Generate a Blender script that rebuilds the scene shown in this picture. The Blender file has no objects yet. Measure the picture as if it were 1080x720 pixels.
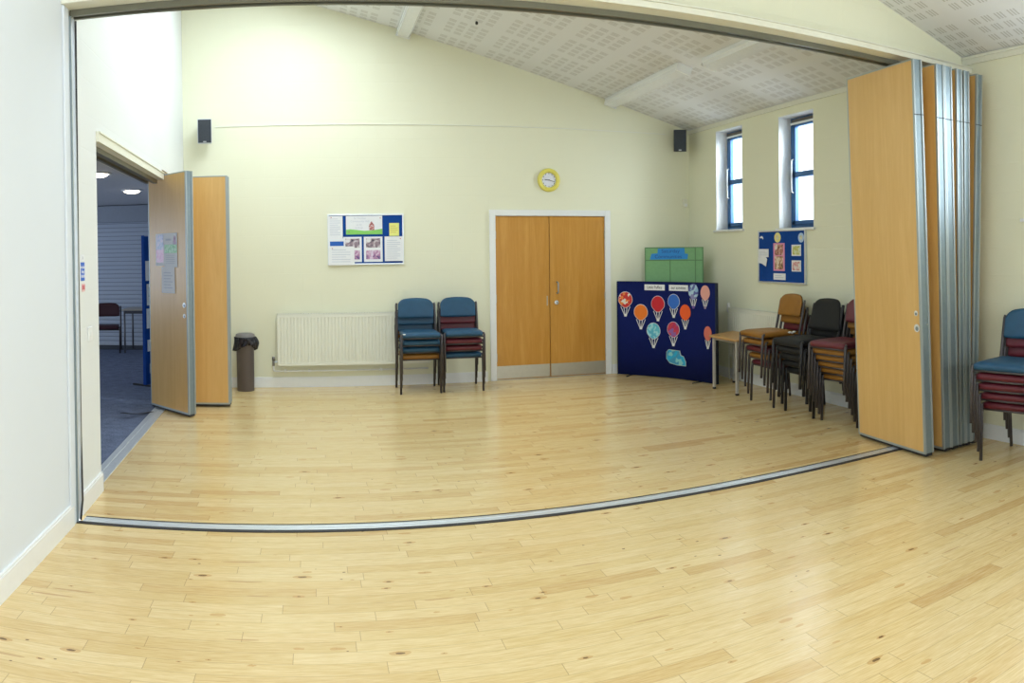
import bpy, bmesh, math, random
from mathutils import Vector, Matrix
random.seed(7)
C = bpy.context.scene.collection
S = bpy.context.scene
PI = math.pi

# ------------------------------------------------------------------ camera
cam = bpy.data.cameras.new('camera'); camo = bpy.data.objects.new('camera', cam); C.objects.link(camo)
F_ = 810.865; V0 = 277.086
cam.type = 'PANO'
uu = 540 / F_
for holder in (cam, getattr(cam, 'cycles', None)):
    if holder is None: continue
    try:
        holder.panorama_type = 'CENTRAL_CYLINDRICAL'
        holder.central_cylindrical_range_u_min = -uu
        holder.central_cylindrical_range_u_max = uu
        holder.central_cylindrical_range_v_min = (V0 - 720) / F_
        holder.central_cylindrical_range_v_max = V0 / F_
        holder.central_cylindrical_radius = 1.0
    except Exception as e:
        print('cam', e)
def cam_rot(p, r, y):
    return Matrix.Rotation(y, 3, 'Z') @ Matrix.Rotation(p, 3, 'X') @ Matrix.Rotation(r, 3, 'Y')
R_ = cam_rot(-.012, .011, -.26)
B_ = Matrix((R_.col[0], R_.col[2], -R_.col[1])).transposed()
camo.matrix_world = Matrix.Translation((0, 0, 1.55)) @ B_.to_4x4()
cam.clip_start = .05
S.camera = camo

# ------------------------------------------------------------------ light
S.view_settings.view_transform = 'Standard'
S.view_settings.look = 'None'
S.view_settings.gamma = 1
S.view_settings.use_curve_mapping = False
S.view_settings.exposure = 0.26
w = bpy.data.worlds.new('World'); S.world = w; w.use_nodes = True
w.node_tree.nodes['Background'].inputs[0].default_value = (.86, .93, 1, 1)
w.node_tree.nodes['Background'].inputs[1].default_value = 2.2
def area(name, loc, rot, sx, sy, power, col=(1, 1, 1)):
    l = bpy.data.lights.new(name, 'AREA'); l.shape = 'RECTANGLE'; l.size = sx; l.size_y = sy
    l.energy = power; l.color = col
    o = bpy.data.objects.new(name, l); C.objects.link(o); o.location = loc; o.rotation_euler = rot
    return o
LP = dict(rear=78, roof1=66, roof2=44, win=30, adj=7)
area('added_window_daylight', (1.6, -3.16, 1.9), (PI/2, 0, 0), 4.5, 1.7, LP['rear'], (.93, .97, 1))  # lamp of the unseen window added behind the camera
area('added_rooflight_back', (-.05, 6.9, 4.66), (0, math.radians(8), 0), 1.1, 2.9, LP['roof1'], (.80, .91, 1))  # lamp of the unseen rooflight added over the far room
area('added_rooflight_front', (-.2, 1.2, 4.68), (0, math.radians(8), 0), 1.1, 3.0, LP['roof2'], (.93, .97, 1))  # lamp of the unseen rooflight added over the near room
WINS = [(7.765, 8.395, 1.82, 3.06), (6.372, 7.012, 1.80, 3.035), (3.02, 3.655, 1.80, 3.035), (1.10, 1.735, 1.80, 3.035), (-.82, -.185, 1.80, 3.035)]  # last two are unseen windows, added to bring in daylight
for i, (y0, y1, z0, z1) in enumerate(WINS):
    lw_ = area('daylight_window', (5.30, (y0+y1)/2, (z0+z1)/2+.1), (0, PI/2-.30, 0), z1-z0, y1-y0, LP['win']*(1 if i < 2 else 1.35), (.88, .95, 1)); lw_.data.spread = 2.2

# ------------------------------------------------------------------ materials
MATS = {}
def nm(name):
    m = bpy.data.materials.new(name); m.use_nodes = True
    nt = m.node_tree; b = nt.nodes['Principled BSDF']
    return m, nt, b
class NG:
    def __init__(s, nt): s.nt = nt
    def n(s, t, **k):
        x = s.nt.nodes.new(t)
        for a, v in k.items(): setattr(x, a, v)
        return x
    def l(s, a, b): s.nt.links.new(a, b)
    def put(s, v, sock):
        if isinstance(v, (int, float, tuple)): sock.default_value = v
        else: s.l(v, sock)
    def m(s, op, a, b=0, c=0):
        x = s.n('ShaderNodeMath', operation=op)
        for i, v in enumerate((a, b, c)): s.put(v, x.inputs[i])
        return x.outputs[0]
    def mix(s, f, a, b, t='MIX'):
        x = s.n('ShaderNodeMix', data_type='RGBA', blend_type=t)
        s.put(f, x.inputs[0]); s.put(a, x.inputs[6]); s.put(b, x.inputs[7])
        return x.outputs[2]
    def noise(s, vec, scale, detail=2, rough=.5, dist=0):
        x = s.n('ShaderNodeTexNoise'); s.l(vec, x.inputs['Vector'])
        x.inputs['Scale'].default_value = scale; x.inputs['Detail'].default_value = detail
        x.inputs['Roughness'].default_value = rough; x.inputs['Distortion'].default_value = dist
        return x
    def ramp(s, f, stops):
        x = s.n('ShaderNodeValToRGB'); s.l(f, x.inputs[0])
        e = x.color_ramp.elements
        while len(e) < len(stops): e.new(.5)
        for i, (p, c) in enumerate(stops): e[i].position = p; e[i].color = c
        return x.outputs[0]
    def xyz(s, vec, sc=(1, 1, 1), loc=(0, 0, 0), rot=(0, 0, 0)):
        x = s.n('ShaderNodeMapping'); s.l(vec, x.inputs[0])
        x.inputs['Scale'].default_value = sc; x.inputs['Location'].default_value = loc; x.inputs['Rotation'].default_value = rot
        return x.outputs[0]
    def coord(s, k='Object'): return s.n('ShaderNodeTexCoord').outputs[k]
    def bump(s, h, strength, dist=.01):
        x = s.n('ShaderNodeBump'); s.l(h, x.inputs['Height']); x.inputs['Strength'].default_value = strength
        x.inputs['Distance'].default_value = dist
        return x.outputs[0]
def c4(c): return (c[0], c[1], c[2], 1)
def plain(name, col, rough=.5, metal=0, var=.05, scale=25, spec=.5, bump=0, bscale=200):
    if name in MATS: return MATS[name]
    m, nt, b = nm(name); g = NG(nt)
    t = g.coord(); nz = g.noise(t, scale, 3)
    d = tuple(max(0, x*(1-var*1.6)) for x in col); l = tuple(min(1, x*(1+var)) for x in col)
    g.l(g.mix(nz.outputs[0], c4(d), c4(l)), b.inputs['Base Color'])
    b.inputs['Roughness'].default_value = rough; b.inputs['Metallic'].default_value = metal
    b.inputs['Specular IOR Level'].default_value = spec
    if bump:
        g.l(g.bump(g.noise(t, bscale, 2).outputs[0], bump, .002), b.inputs['Normal'])
    MATS[name] = m; return m
def wall_mat(name, col, block=True):
    m, nt, b = nm(name); g = NG(nt); t = g.coord()
    nz = g.noise(t, 1.3, 4)
    base = g.mix(nz.outputs[0], c4(tuple(x*.965 for x in col)), c4(tuple(min(1, x*1.02) for x in col)))
    sx = g.n('ShaderNodeSeparateXYZ'); g.l(t, sx.inputs[0])
    u = g.m('ADD', sx.outputs[0], sx.outputs[1])
    cb = g.n('ShaderNodeCombineXYZ'); g.l(u, cb.inputs[0]); g.l(sx.outputs[2], cb.inputs[1])
    br = g.n('ShaderNodeTexBrick'); g.l(cb.outputs[0], br.inputs['Vector'])
    br.inputs['Scale'].default_value = 1; br.inputs['Brick Width'].default_value = .45; br.inputs['Row Height'].default_value = .225
    br.inputs['Mortar Size'].default_value = .005; br.inputs['Mortar Smooth'].default_value = .6
    fine = g.noise(t, 90, 3)
    h = g.m('SUBTRACT', g.m('MULTIPLY', fine.outputs[0], .25), g.m('MULTIPLY', br.outputs['Fac'], 1.0 if block else 0))
    g.l(g.bump(h, .22, .004), b.inputs['Normal'])
    g.l(base, b.inputs['Base Color']); b.inputs['Roughness'].default_value = .55
    b.inputs['Specular IOR Level'].default_value = .3
    MATS[name] = m; return m
def wood(name, dark, light, rough=.35, axis='z', scale=1.0, coat=0):
    m, nt, b = nm(name); g = NG(nt); t = g.coord()
    k = {'z': (9, 9, .55), 'x': (.55, 9, 9), 'y': (9, .55, 9)}[axis]
    v = g.xyz(t, tuple(x*scale for x in k))
    n1 = g.noise(v, 1.1, 4, .6, 1.2); n2 = g.noise(g.xyz(t, tuple(x*6*scale for x in k)), 2.0, 3, .6)
    f = g.m('ADD', g.m('MULTIPLY', n1.outputs[0], .65), g.m('MULTIPLY', n2.outputs[0], .35))
    col = g.ramp(f, [(.32, c4(dark)), (.52, c4(tuple((a+b_)/2 for a, b_ in zip(dark, light)))), (.68, c4(light))])
    g.l(col, b.inputs['Base Color']); b.inputs['Roughness'].default_value = rough
    MATS[name] = m; return m

CREAM = wall_mat('cream_blockwork_paint', (.825, .825, .64))
PALE = wall_mat('wall_paint_daylight_tint', (.735, .785, .835), block=False)  # wall paint with the cool daylight mixed into its colour
WHITE = plain('white_gloss_paint', (.84, .86, .86), .3, var=.02)
TRIMC = plain('cream_boxing_paint', (.80, .80, .68), .4, var=.03)
ALU = plain('brushed_aluminium', (.70, .75, .80), .36, .6, var=.06)
ALUD = plain('dull_aluminium_groove', (.24, .30, .33), .5, .6, var=.08)
ALUB = plain('bright_aluminium_lip', (.38, .43, .44), .5, .6, var=.03)
STEELB = plain('brushed_steel', (.55, .55, .50), .38, .8, var=.05)
RUBBER = plain('black_rubber', (.02, .02, .022), .6)
DARKRAIL = plain('bronze_grey_rail', (.20, .20, .16), .4, .6)
VEN = wood('beech_veneer', (.62, .37, .115), (.71, .46, .175), .32)
DOORW = wood('oak_door_veneer', (.52, .235, .03), (.64, .33, .07), .33)
TABW = wood('beech_tabletop', (.52, .28, .08), (.62, .36, .12), .35, 'x')
RADW = plain('radiator_enamel', (.82, .83, .72), .3, var=.015)
BLACKP = plain('black_plastic', (.018, .019, .022), .45, var=.1)
SPKG = plain('speaker_grille', (.035, .045, .06), .7, var=.3, scale=150)
SPKW = plain('speaker_cabinet_pale', (.62, .68, .76), .45)
CHFR = plain('grey_enamel_tube', (.072, .064, .068), .38, .3, var=.08)
CHFK = plain('black_enamel_tube', (.022, .022, .026), .4, .2)
SHELL = plain('black_back_shell', (.03, .028, .03), .5)
BLUE = plain('blue_upholstery', (.012, .075, .155), .5, var=.14, scale=14, bump=.15)
MAROON = plain('maroon_upholstery', (.125, .012, .024), .45, var=.14, scale=14, bump=.15)
TAN = plain('tan_upholstery', (.30, .13, .014), .5, var=.14, scale=14, bump=.15)
BLACKU = plain('black_upholstery', (.006, .007, .008), .75, var=.2, scale=14, bump=.2)
NAVY = plain('navy_felt', (.004, .012, .115), .85, var=.12, scale=40, spec=.2)
NAVYE = plain('dark_felt_edge', (.012, .02, .04), .8)
BOARDB = plain('blue_board_felt', (.006, .06, .30), .85, var=.1, scale=40, spec=.2)
GREENF = plain('green_felt', (.25, .49, .24), .85, var=.08, scale=30, spec=.2)
GREEND = plain('green_panel_frame', (.13, .28, .12), .6)
PAPER = plain('white_paper', (.83, .85, .88), .7, var=.02)
INK = plain('grey_print', (.60, .64, .72), .8)
INKD = plain('dark_print', (.05, .06, .10), .8)
FRAMEB = plain('blue_window_frame', (.035, .14, .36), .4, var=.06)
CARPETM = None
def flat(name, col, rough=.7): return plain(name, col, rough, var=.04)

def floor_mat():
    m, nt, b = nm('maple_strip_floor'); g = NG(nt); t = g.coord()
    sx = g.n('ShaderNodeSeparateXYZ'); g.l(t, sx.inputs[0]); X, Y = sx.outputs[0], sx.outputs[1]
    ry = g.m('DIVIDE', Y, .083); row = g.m('FLOOR', ry); fy = g.m('FRACT', ry)
    def wn(a, w_=None):
        x = g.n('ShaderNodeTexWhiteNoise', noise_dimensions='2D')
        cb = g.n('ShaderNodeCombineXYZ'); g.l(a, cb.inputs[0]); g.put(w_ if w_ is not None else 3.7, cb.inputs[1]); g.l(cb.outputs[0], x.inputs[0])
        return x.outputs[0]
    r1 = wn(row); r2 = wn(row, 9.3)
    L = g.m('ADD', g.m('MULTIPLY', r2, .45), .48)
    ux = g.m('DIVIDE', g.m('ADD', g.m('ADD', X, 20.), g.m('MULTIPLY', r1, 5.)), L)
    col = g.m('FLOOR', ux); fx = g.m('FRACT', ux)
    pid = wn(row, g.m('ADD', col, .37)); pid2 = wn(g.m('ADD', row, 51.), col)
    # grain
    cb = g.n('ShaderNodeCombineXYZ'); g.l(g.m('ADD', X, g.m('MULTIPLY', pid, 30.)), cb.inputs[0]); g.l(Y, cb.inputs[1]); g.l(pid2, cb.inputs[2])
    gr = g.noise(g.xyz(cb.outputs[0], (2.2, 26, 1)), 1.3, 4, .6, .8)
    gr2 = g.noise(g.xyz(cb.outputs[0], (7, 110, 1)), 1.5, 3, .6)
    base = g.ramp(pid, [(0, (.63, .445, .18, 1)), (.25, (.71, .54, .25, 1)), (.7, (.755, .60, .315, 1)), (.88, (.69, .50, .22, 1)), (1, (.55, .345, .115, 1))])
    c1 = g.mix(g.m('MULTIPLY', g.m('SUBTRACT', gr.outputs[0], .42), 1.6), base, g.mix(1, base, (.86, .74, .55, 1), 'MULTIPLY'))
    c1 = g.mix(.38, c1, g.mix(g.m('ADD', g.m('MULTIPLY', g.m('SUBTRACT', gr2.outputs[0], .5), 2.2), .5), (.50, .30, .09, 1), (.92, .78, .47, 1)))
    # knots and mineral streaks
    vo = g.n('ShaderNodeTexVoronoi'); g.l(g.xyz(t, (4.2, 11.0, 1)), vo.inputs['Vector']); vo.inputs['Scale'].default_value = 1.35
    sc = g.n('ShaderNodeSeparateColor'); g.l(vo.outputs['Color'], sc.inputs[0])
    kd = g.m('ADD', vo.outputs['Distance'], g.m('MULTIPLY', g.m('SUBTRACT', g.noise(t, 40, 2).outputs[0], .5), .12))
    rad = g.m('MULTIPLY', g.m('GREATER_THAN', sc.outputs[0], .45), g.m('ADD', .035, g.m('MULTIPLY', g.m('POWER', sc.outputs[1], 3.), .10)))
    kn = g.m('LESS_THAN', kd, rad)
    halo = g.m('MULTIPLY', g.m('LESS_THAN', kd, g.m('MULTIPLY', rad, 2.1)), .5)
    c1 = g.mix(halo, c1, (.50, .25, .06, 1))
    c1 = g.mix(g.m('MULTIPLY', kn, .8), c1, (.07, .03, .012, 1))
    vs = g.n('ShaderNodeTexVoronoi'); g.l(g.xyz(t, (1.1, 14, 1), (3, 1, 0)), vs.inputs['Vector']); vs.inputs['Scale'].default_value = 1.1
    s2 = g.n('ShaderNodeSeparateColor'); g.l(vs.outputs['Color'], s2.inputs[0])
    st = g.m('MULTIPLY', g.m('GREATER_THAN', s2.outputs[0], .82), g.m('LESS_THAN', vs.outputs['Distance'], .13))
    vd = g.n('ShaderNodeTexVoronoi'); g.l(g.xyz(t, (7, 13, 1), (1, 5, 0)), vd.inputs['Vector']); vd.inputs['Scale'].default_value = 1.0
    s3 = g.n('ShaderNodeSeparateColor'); g.l(vd.outputs['Color'], s3.inputs[0])
    sp = g.m('MULTIPLY', g.m('GREATER_THAN', s3.outputs[0], .62), g.m('LESS_THAN', vd.outputs['Distance'], g.m('ADD', .02, g.m('MULTIPLY', s3.outputs[1], .05))))
    c1 = g.mix(g.m('MULTIPLY', sp, .9), c1, (.08, .035, .015, 1))
    c1 = g.mix(g.m('MULTIPLY', st, .5), c1, (.40, .20, .07, 1))
    # joints
    ey = g.m('LESS_THAN', g.m('MINIMUM', fy, g.m('SUBTRACT', 1., fy)), .016)
    dx = g.m('MULTIPLY', g.m('MINIMUM', fx, g.m('SUBTRACT', 1., fx)), L)
    ex = g.m('LESS_THAN', dx, .0016)
    j = g.m('MAXIMUM', g.m('MULTIPLY', ey, .40), g.m('MULTIPLY', ex, .55))
    c1 = g.mix(j, c1, (.28, .17, .07, 1))
    g.l(c1, b.inputs['Base Color'])
    rn = g.noise(t, 3, 3)
    g.l(g.m('ADD', .225, g.m('MULTIPLY', rn.outputs[0], .03)), b.inputs['Roughness'])
    g.l(g.bump(gr2.outputs[0], .04, .001), b.inputs['Normal'])
    b.inputs['Specular IOR Level'].default_value = .6
    return m
FLOORM = floor_mat()
def ceil_mat():
    m, nt, b = nm('perforated_acoustic_ceiling'); g = NG(nt); t = g.coord()
    sx = g.n('ShaderNodeSeparateXYZ'); g.l(t, sx.inputs[0])
    X = g.m('MULTIPLY', g.m('SUBTRACT', sx.outputs[0], 4.395), 1.038); Y = g.m('SUBTRACT', sx.outputs[1], 3.38)
    P = .60; q = .1225
    def cell(A):
        f = g.m('MULTIPLY', g.m('FRACT', g.m('DIVIDE', g.m('ADD', A, 60.), P)), P)      # 0..P
        inblk = g.m('LESS_THAN', f, q*4)
        fq = g.m('FRACT', g.m('DIVIDE', f, q))
        insq = g.m('MULTIPLY', g.m('GREATER_THAN', fq, .12), g.m('LESS_THAN', fq, .80))
        return g.m('MULTIPLY', inblk, insq), fq
    cx, fx = cell(X); cy, fy = cell(Y)
    slot = g.m('LESS_THAN', g.m('FRACT', g.m('MULTIPLY', g.m('ADD', fy, .0), 4.4)), .5)
    k = g.m('MULTIPLY', g.m('MULTIPLY', cx, cy), slot)
    base = g.mix(g.noise(t, 1.5, 3).outputs[0], (.76, .775, .79, 1), (.82, .83, .84, 1))
    g.l(g.mix(g.m('MULTIPLY', k, .6), base, (.42, .41, .39, 1)), b.inputs['Base Color'])
    b.inputs['Roughness'].default_value = .8
    g.l(g.bump(g.m('SUBTRACT', 1., k), .2, .004), b.inputs['Normal'])
    return m
CEILM = ceil_mat()
def carpet_mat():
    m, nt, b = nm('blue_grey_carpet'); g = NG(nt); t = g.coord()
    n1 = g.noise(t, 70, 3, .7); n2 = g.noise(t, 9, 3)
    f = g.m('ADD', g.m('MULTIPLY', n1.outputs[0], .7), g.m('MULTIPLY', n2.outputs[0], .3))
    g.l(g.ramp(f, [(.35, (.045, .065, .12, 1)), (.65, (.17, .21, .32, 1))]), b.inputs['Base Color'])
    b.inputs['Roughness'].default_value = .95
    g.l(g.bump(n1.outputs[0], .5, .005), b.inputs['Normal'])
    return m
CARPET = carpet_mat()
def shutter_mat():
    m, nt, b = nm('grey_roller_shutter'); g = NG(nt); t = g.coord()
    sx = g.n('ShaderNodeSeparateXYZ'); g.l(t, sx.inputs[0])
    f = g.m('FRACT', g.m('DIVIDE', sx.outputs[2], .075))
    edge = g.m('LESS_THAN', f, .16)
    g.l(g.mix(edge, (.50, .56, .66, 1), (.27, .31, .39, 1)), b.inputs['Base Color'])
    g.l(g.bump(g.m('SINE', g.m('MULTIPLY', f, 3.14)), .4, .01), b.inputs['Normal'])
    b.inputs['Roughness'].default_value = .45
    return m
SHUT = shutter_mat()
def glass_mat():
    m = bpy.data.materials.new('window_glass'); m.use_nodes = True; nt = m.node_tree
    for x in list(nt.nodes): nt.nodes.remove(x)
    g = NG(nt); o = g.n('ShaderNodeOutputMaterial'); tr = g.n('ShaderNodeBsdfTransparent'); gl = g.n('ShaderNodeBsdfGlossy')
    tr.inputs[0].default_value = (.97, .99, 1, 1); gl.inputs['Roughness'].default_value = .02
    fr = g.n('ShaderNodeFresnel'); fr.inputs[0].default_value = 1.45
    mx = g.n('ShaderNodeMixShader'); ge = g.n('ShaderNodeNewGeometry'); g.l(g.m('MULTIPLY', g.m('SUBTRACT', 1., ge.outputs['Backfacing']), fr.outputs[0]), mx.inputs[0]); g.l(tr.outputs[0], mx.inputs[1]); g.l(gl.outputs[0], mx.inputs[2])
    g.l(mx.outputs[0], o.inputs[0]); return m
GLASS = glass_mat()
def emit_mat(name, col, s):
    m, nt, b = nm(name); b.inputs['Base Color'].default_value = c4(col)
    b.inputs['Emission Color'].default_value = c4(col); b.inputs['Emission Strength'].default_value = s
    return m
def photo_mat(name, a, b_, c_, scale=40):
    m, nt, b = nm(name); g = NG(nt); t = g.coord('Object')
    n1 = g.noise(t, scale, 3, .6, .5)
    g.l(g.ramp(n1.outputs[0], [(.36, c4(a)), (.5, c4(b_)), (.62, c4(c_))]), b.inputs['Base Color'])
    b.inputs['Roughness'].default_value = .35
    return m
def patch_mat(name, cols, scale=25):
    m, nt, b = nm(name); g = NG(nt); t = g.coord('Object')
    v = g.n('ShaderNodeTexVoronoi'); g.l(t, v.inputs['Vector']); v.inputs['Scale'].default_value = scale
    sc = g.n('ShaderNodeSeparateColor'); g.l(v.outputs['Color'], sc.inputs[0])
    n = len(cols); x = g.n('ShaderNodeValToRGB'); x.color_ramp.interpolation = 'CONSTANT'; g.l(sc.outputs[0], x.inputs[0])
    e = x.color_ramp.elements
    while len(e) < n: e.new(.5)
    for i, c in enumerate(cols): e[i].position = i/n; e[i].color = c4(c)
    g.l(x.outputs[0], b.inputs['Base Color']); b.inputs['Roughness'].default_value = .6
    return m

# ------------------------------------------------------------------ geometry helpers
class MB:
    def __init__(s): s.bm = bmesh.new()
    def box(s, x0, x1, y0, y1, z0, z1, bev=0, seg=2):
        r = bmesh.ops.create_cube(s.bm, size=1)
        vs = r['verts']
        for v in vs:
            v.co = Vector(((x0+x1)/2+v.co.x*(x1-x0), (y0+y1)/2+v.co.y*(y1-y0), (z0+z1)/2+v.co.z*(z1-z0)))
        if bev:
            es = list({e for v in vs for e in v.link_edges})
            rr = bmesh.ops.bevel(s.bm, geom=es, offset=bev, segments=seg, profile=.5, affect='EDGES')
            for f in rr['faces']: f.smooth = True
        return s
    def tube(s, pts, r, n=8, smooth=True):
        pts = [Vector(p) for p in pts]; rings = []
        up = Vector((0, 0, 1))
        for i, p in enumerate(pts):
            d = (pts[min(i+1, len(pts)-1)]-pts[max(i-1, 0)]).normalized()
            a = up if abs(d.dot(up)) < .95 else Vector((1, 0, 0))
            if i == 0: u = d.cross(a).normalized()
            else: u = (u - d*u.dot(d)).normalized()
            v = d.cross(u)
            rr = r[i] if isinstance(r, (list, tuple)) else r
            rings.append([s.bm.verts.new(p+(u*math.cos(2*PI*k/n)+v*math.sin(2*PI*k/n))*rr) for k in range(n)])
        for a, b in zip(rings, rings[1:]):
            for k in range(n):
                f = s.bm.faces.new((a[k], a[(k+1) % n], b[(k+1) % n], b[k])); f.smooth = smooth
        s.bm.faces.new(rings[0][::-1]); s.bm.faces.new(rings[-1])
        return s
    def lathe(s, prof, cx, cy, n=32, axis='z', zc=0):
        rings = []
        for (r, h) in prof:
            ring = []
            for k in range(n):
                a = 2*PI*k/n
                if axis == 'z': co = (cx+r*math.cos(a), cy+r*math.sin(a), h)
                else: co = (cx+r*math.cos(a), h, zc+r*math.sin(a))
                ring.append(s.bm.verts.new(co))
            rings.append(ring)
        for a, b in zip(rings, rings[1:]):
            for k in range(n):
                f = s.bm.faces.new((a[k], a[(k+1) % n], b[(k+1) % n], b[k])); f.smooth = True
        s.bm.faces.new(rings[0][::-1]); s.bm.faces.new(rings[-1])
        return s
    def prism(s, poly, a0, a1, axis='y'):
        def mk(p, a):
            if axis == 'y': return (p[0], a, p[1])
            if axis == 'x': return (a, p[0], p[1])
            return (p[0], p[1], a)
        A = [s.bm.verts.new(mk(p, a0)) for p in poly]; B = [s.bm.verts.new(mk(p, a1)) for p in poly]
        n = len(poly)
        s.bm.faces.new(A); s.bm.faces.new(B[::-1])
        for i in range(n): s.bm.faces.new((A[i], B[i], B[(i+1) % n], A[(i+1) % n]))
        return s
    def grid(s, fn_front, fn_back, nu, nv):
        A = [[s.bm.verts.new(fn_front(i/nu, j/nv)) for j in range(nv+1)] for i in range(nu+1)]
        B = [[s.bm.verts.new(fn_back(i/nu, j/nv)) for j in range(nv+1)] for i in range(nu+1)]
        fs = []
        for i in range(nu):
            for j in range(nv):
                fs.append((A[i][j], A[i+1][j], A[i+1][j+1], A[i][j+1]))
                fs.append((B[i][j], B[i][j+1], B[i+1][j+1], B[i+1][j]))
        for i in range(nu):
            fs.append((A[i][0], B[i][0], B[i+1][0], A[i+1][0])); fs.append((A[i][nv], A[i+1][nv], B[i+1][nv], B[i][nv]))
        for j in range(nv):
            fs.append((A[0][j], A[0][j+1], B[0][j+1], B[0][j])); fs.append((A[nu][j], B[nu][j], B[nu][j+1], A[nu][j+1]))
        for f in fs:
            ff = s.bm.faces.new(f); ff.smooth = True
        return s
    def build(s, name, mat, parent=None, loc=None, rot=None):
        bmesh.ops.recalc_face_normals(s.bm, faces=s.bm.faces[:])
        me = bpy.data.meshes.new(name); s.bm.to_mesh(me); s.bm.free()
        me.materials.append(mat)
        o = bpy.data.objects.new(name, me); C.objects.link(o)
        if parent: o.parent = parent
        if loc is not None: o.location = loc
        if rot is not None: o.rotation_euler = rot
        return o
def tag(o, label=None, cat=None, group=None, kind=None):
    if label: o['label'] = label
    if cat: o['category'] = cat
    if group: o['group'] = group
    if kind: o['kind'] = kind
    return o
def empty(name, loc, rz=0, label=None, cat=None, group=None):
    o = bpy.data.objects.new(name, None); C.objects.link(o); o.location = loc; o.rotation_euler = (0, 0, rz)
    o.empty_display_size = .1
    return tag(o, label, cat, group)
def struct(o, label=None): o['kind'] = 'structure'; tag(o, label); return o
def copy_tree(o, parent=None):
    c = o.copy(); C.objects.link(c); c.parent = parent
    for ch in list(o.children): copy_tree(ch, c)
    return c
def text(name, body, size, mat, parent, loc, rot=(PI/2, 0, 0), ext=.0006, align='CENTER', sx=1):
    cu = bpy.data.curves.new(name, 'FONT'); cu.body = body; cu.size = size; cu.align_x = align; cu.align_y = 'CENTER'; cu.extrude = ext
    cu.materials.append(mat)
    tmp = bpy.data.objects.new(name, cu); C.objects.link(tmp)
    bpy.context.view_layer.update()
    me = bpy.data.meshes.new_from_object(tmp.evaluated_get(bpy.context.evaluated_depsgraph_get()))
    bpy.data.objects.remove(tmp); bpy.data.curves.remove(cu); me.name = name
    if not me.materials: me.materials.append(mat)
    o = bpy.data.objects.new(name, me); C.objects.link(o); o.parent = parent; o.location = loc; o.rotation_euler = rot; o.scale = (sx, 1, 1)
    return o

# ------------------------------------------------------------------ dimensions
YP, YB, XR = 4.371, 9.107, 4.874
def ceil_z(x): return 3.165+.28*(XR-x)
PH = math.atan(.12/4.736)                       # the left wall runs slightly skew
LO = Vector((-1.40, YP, 0))
def lw(out, along, z=0):                         # a point on the left wall of the far room
    return LO+Matrix.Rotation(PH, 3, 'Z') @ Vector((out, along, z))

# ------------------------------------------------------------------ room shell
struct(MB().box(-1.40, 5.1, -3.1, YP-.073, -.1, 0).build('floor', FLOORM), 'light maple strip floor of the near room')
struct(MB().prism([(-1.40, YP+.058), (XR+.2, YP+.058), (XR+.2, YB+.1), (-1.62, YB+.1), tuple(lw(-.03, 4.8)[:2]), tuple(lw(-.03, .5)[:2])], -.1, 0, 'z').build('floor', FLOORM), 'light maple strip floor beyond the track')
# left wall of the near room
struct(MB().box(-1.65, -1.40, -3.1, 4.305, 0, 5.2).build('wall_left', PALE))
struct(MB().box(-1.40, -1.384, -3.1, 4.26, 0, .115).box(-1.40, -1.388, -3.1, 4.26, .115, .128).build('baseboard_left', WHITE))
struct(MB().box(-1.40, -1.386, 4.215, 4.305, .0, 3.02, .003).build('trim_1', PALE))
# left wall of the far room (pier, lintel, end)
O1, O2 = .575, 3.88                              # opening along the wall
lwall = MB().box(-.25, 0, .12, O1, 0, 5.2).box(-.25, 0, O2, 4.9, 0, 5.2).box(-.25, 0, O1, 3.18, 2.335, 5.2).box(-.25, 0, 3.18, O2, 2.44, 5.2)
lwall.box(-.25, 0, -.07, .12, 0, 5.2)
struct(lwall.build('wall_left', wall_mat('cream_wall_daylight_tint', (.79, .815, .80)), None, LO, (0, 0, PH)))  # cream paint, paled and cooled so the colour carries the daylight
struct(MB().box(0, .016, .07, O1, 0, .115).box(0, .012, .07, O1, .115, .128).build('baseboard_left', WHITE, None, LO, (0, 0, PH)))
struct(MB().box(0, .016, O2, 4.74, 0, .12).build('baseboard_left', WHITE, None, LO, (0, 0, PH)))
# back wall with the door opening
DX0, DX1, DZ = 2.175, 3.685, 2.05
struct(MB().box(-1.9, DX0, YB, YB+.2, 0, 5.2).box(DX1, XR+.35, YB, YB+.2, 0, 5.2).box(DX0, DX1, YB, YB+.2, DZ, 5.2).build('wall_back', CREAM))
struct(MB().box(-1.5, 2.10, YB-.016, YB, 0, .105).box(-1.5, 2.10, YB-.011, YB, .105, .12)
       .box(3.73, XR, YB-.016, YB, 0, .105).box(3.73, XR, YB-.011, YB, .105, .12).build('baseboard_back', WHITE))
# right wall with three window openings and two unseen ones added for daylight
def wall_with_holes(mb, x0, x1, ya, yb, top, holes):
    ys = sorted(holes)
    cur = ya
    for (y0, y1, z0, z1) in ys:
        mb.box(x0, x1, cur, y0, 0, top); mb.box(x0, x1, y0, y1, 0, z0); mb.box(x0, x1, y0, y1, z1, top); cur = y1
    mb.box(x0, x1, cur, yb, 0, top)
    return mb
struct(wall_with_holes(MB(), XR, XR+.33, -3.1, YB+.2, 3.3, WINS).build('wall_right', CREAM))
struct(MB().box(XR-.016, XR, -3.0, YB, 0, .105).box(XR-.011, XR, -3.0, YB, .105, .12).build('baseboard_right', WHITE))
struct(MB().box(XR-.018, XR, YP+.16, YB, 3.115, 3.165).build('trim_2', TRIMC))
struct(MB().box(XR-.018, XR, -3.0, 4.30, 3.10, 3.165).box(XR-.03, XR-.018, -3.0, 4.30, 3.145, 3.165).build('trim_3', TRIMC))
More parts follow.
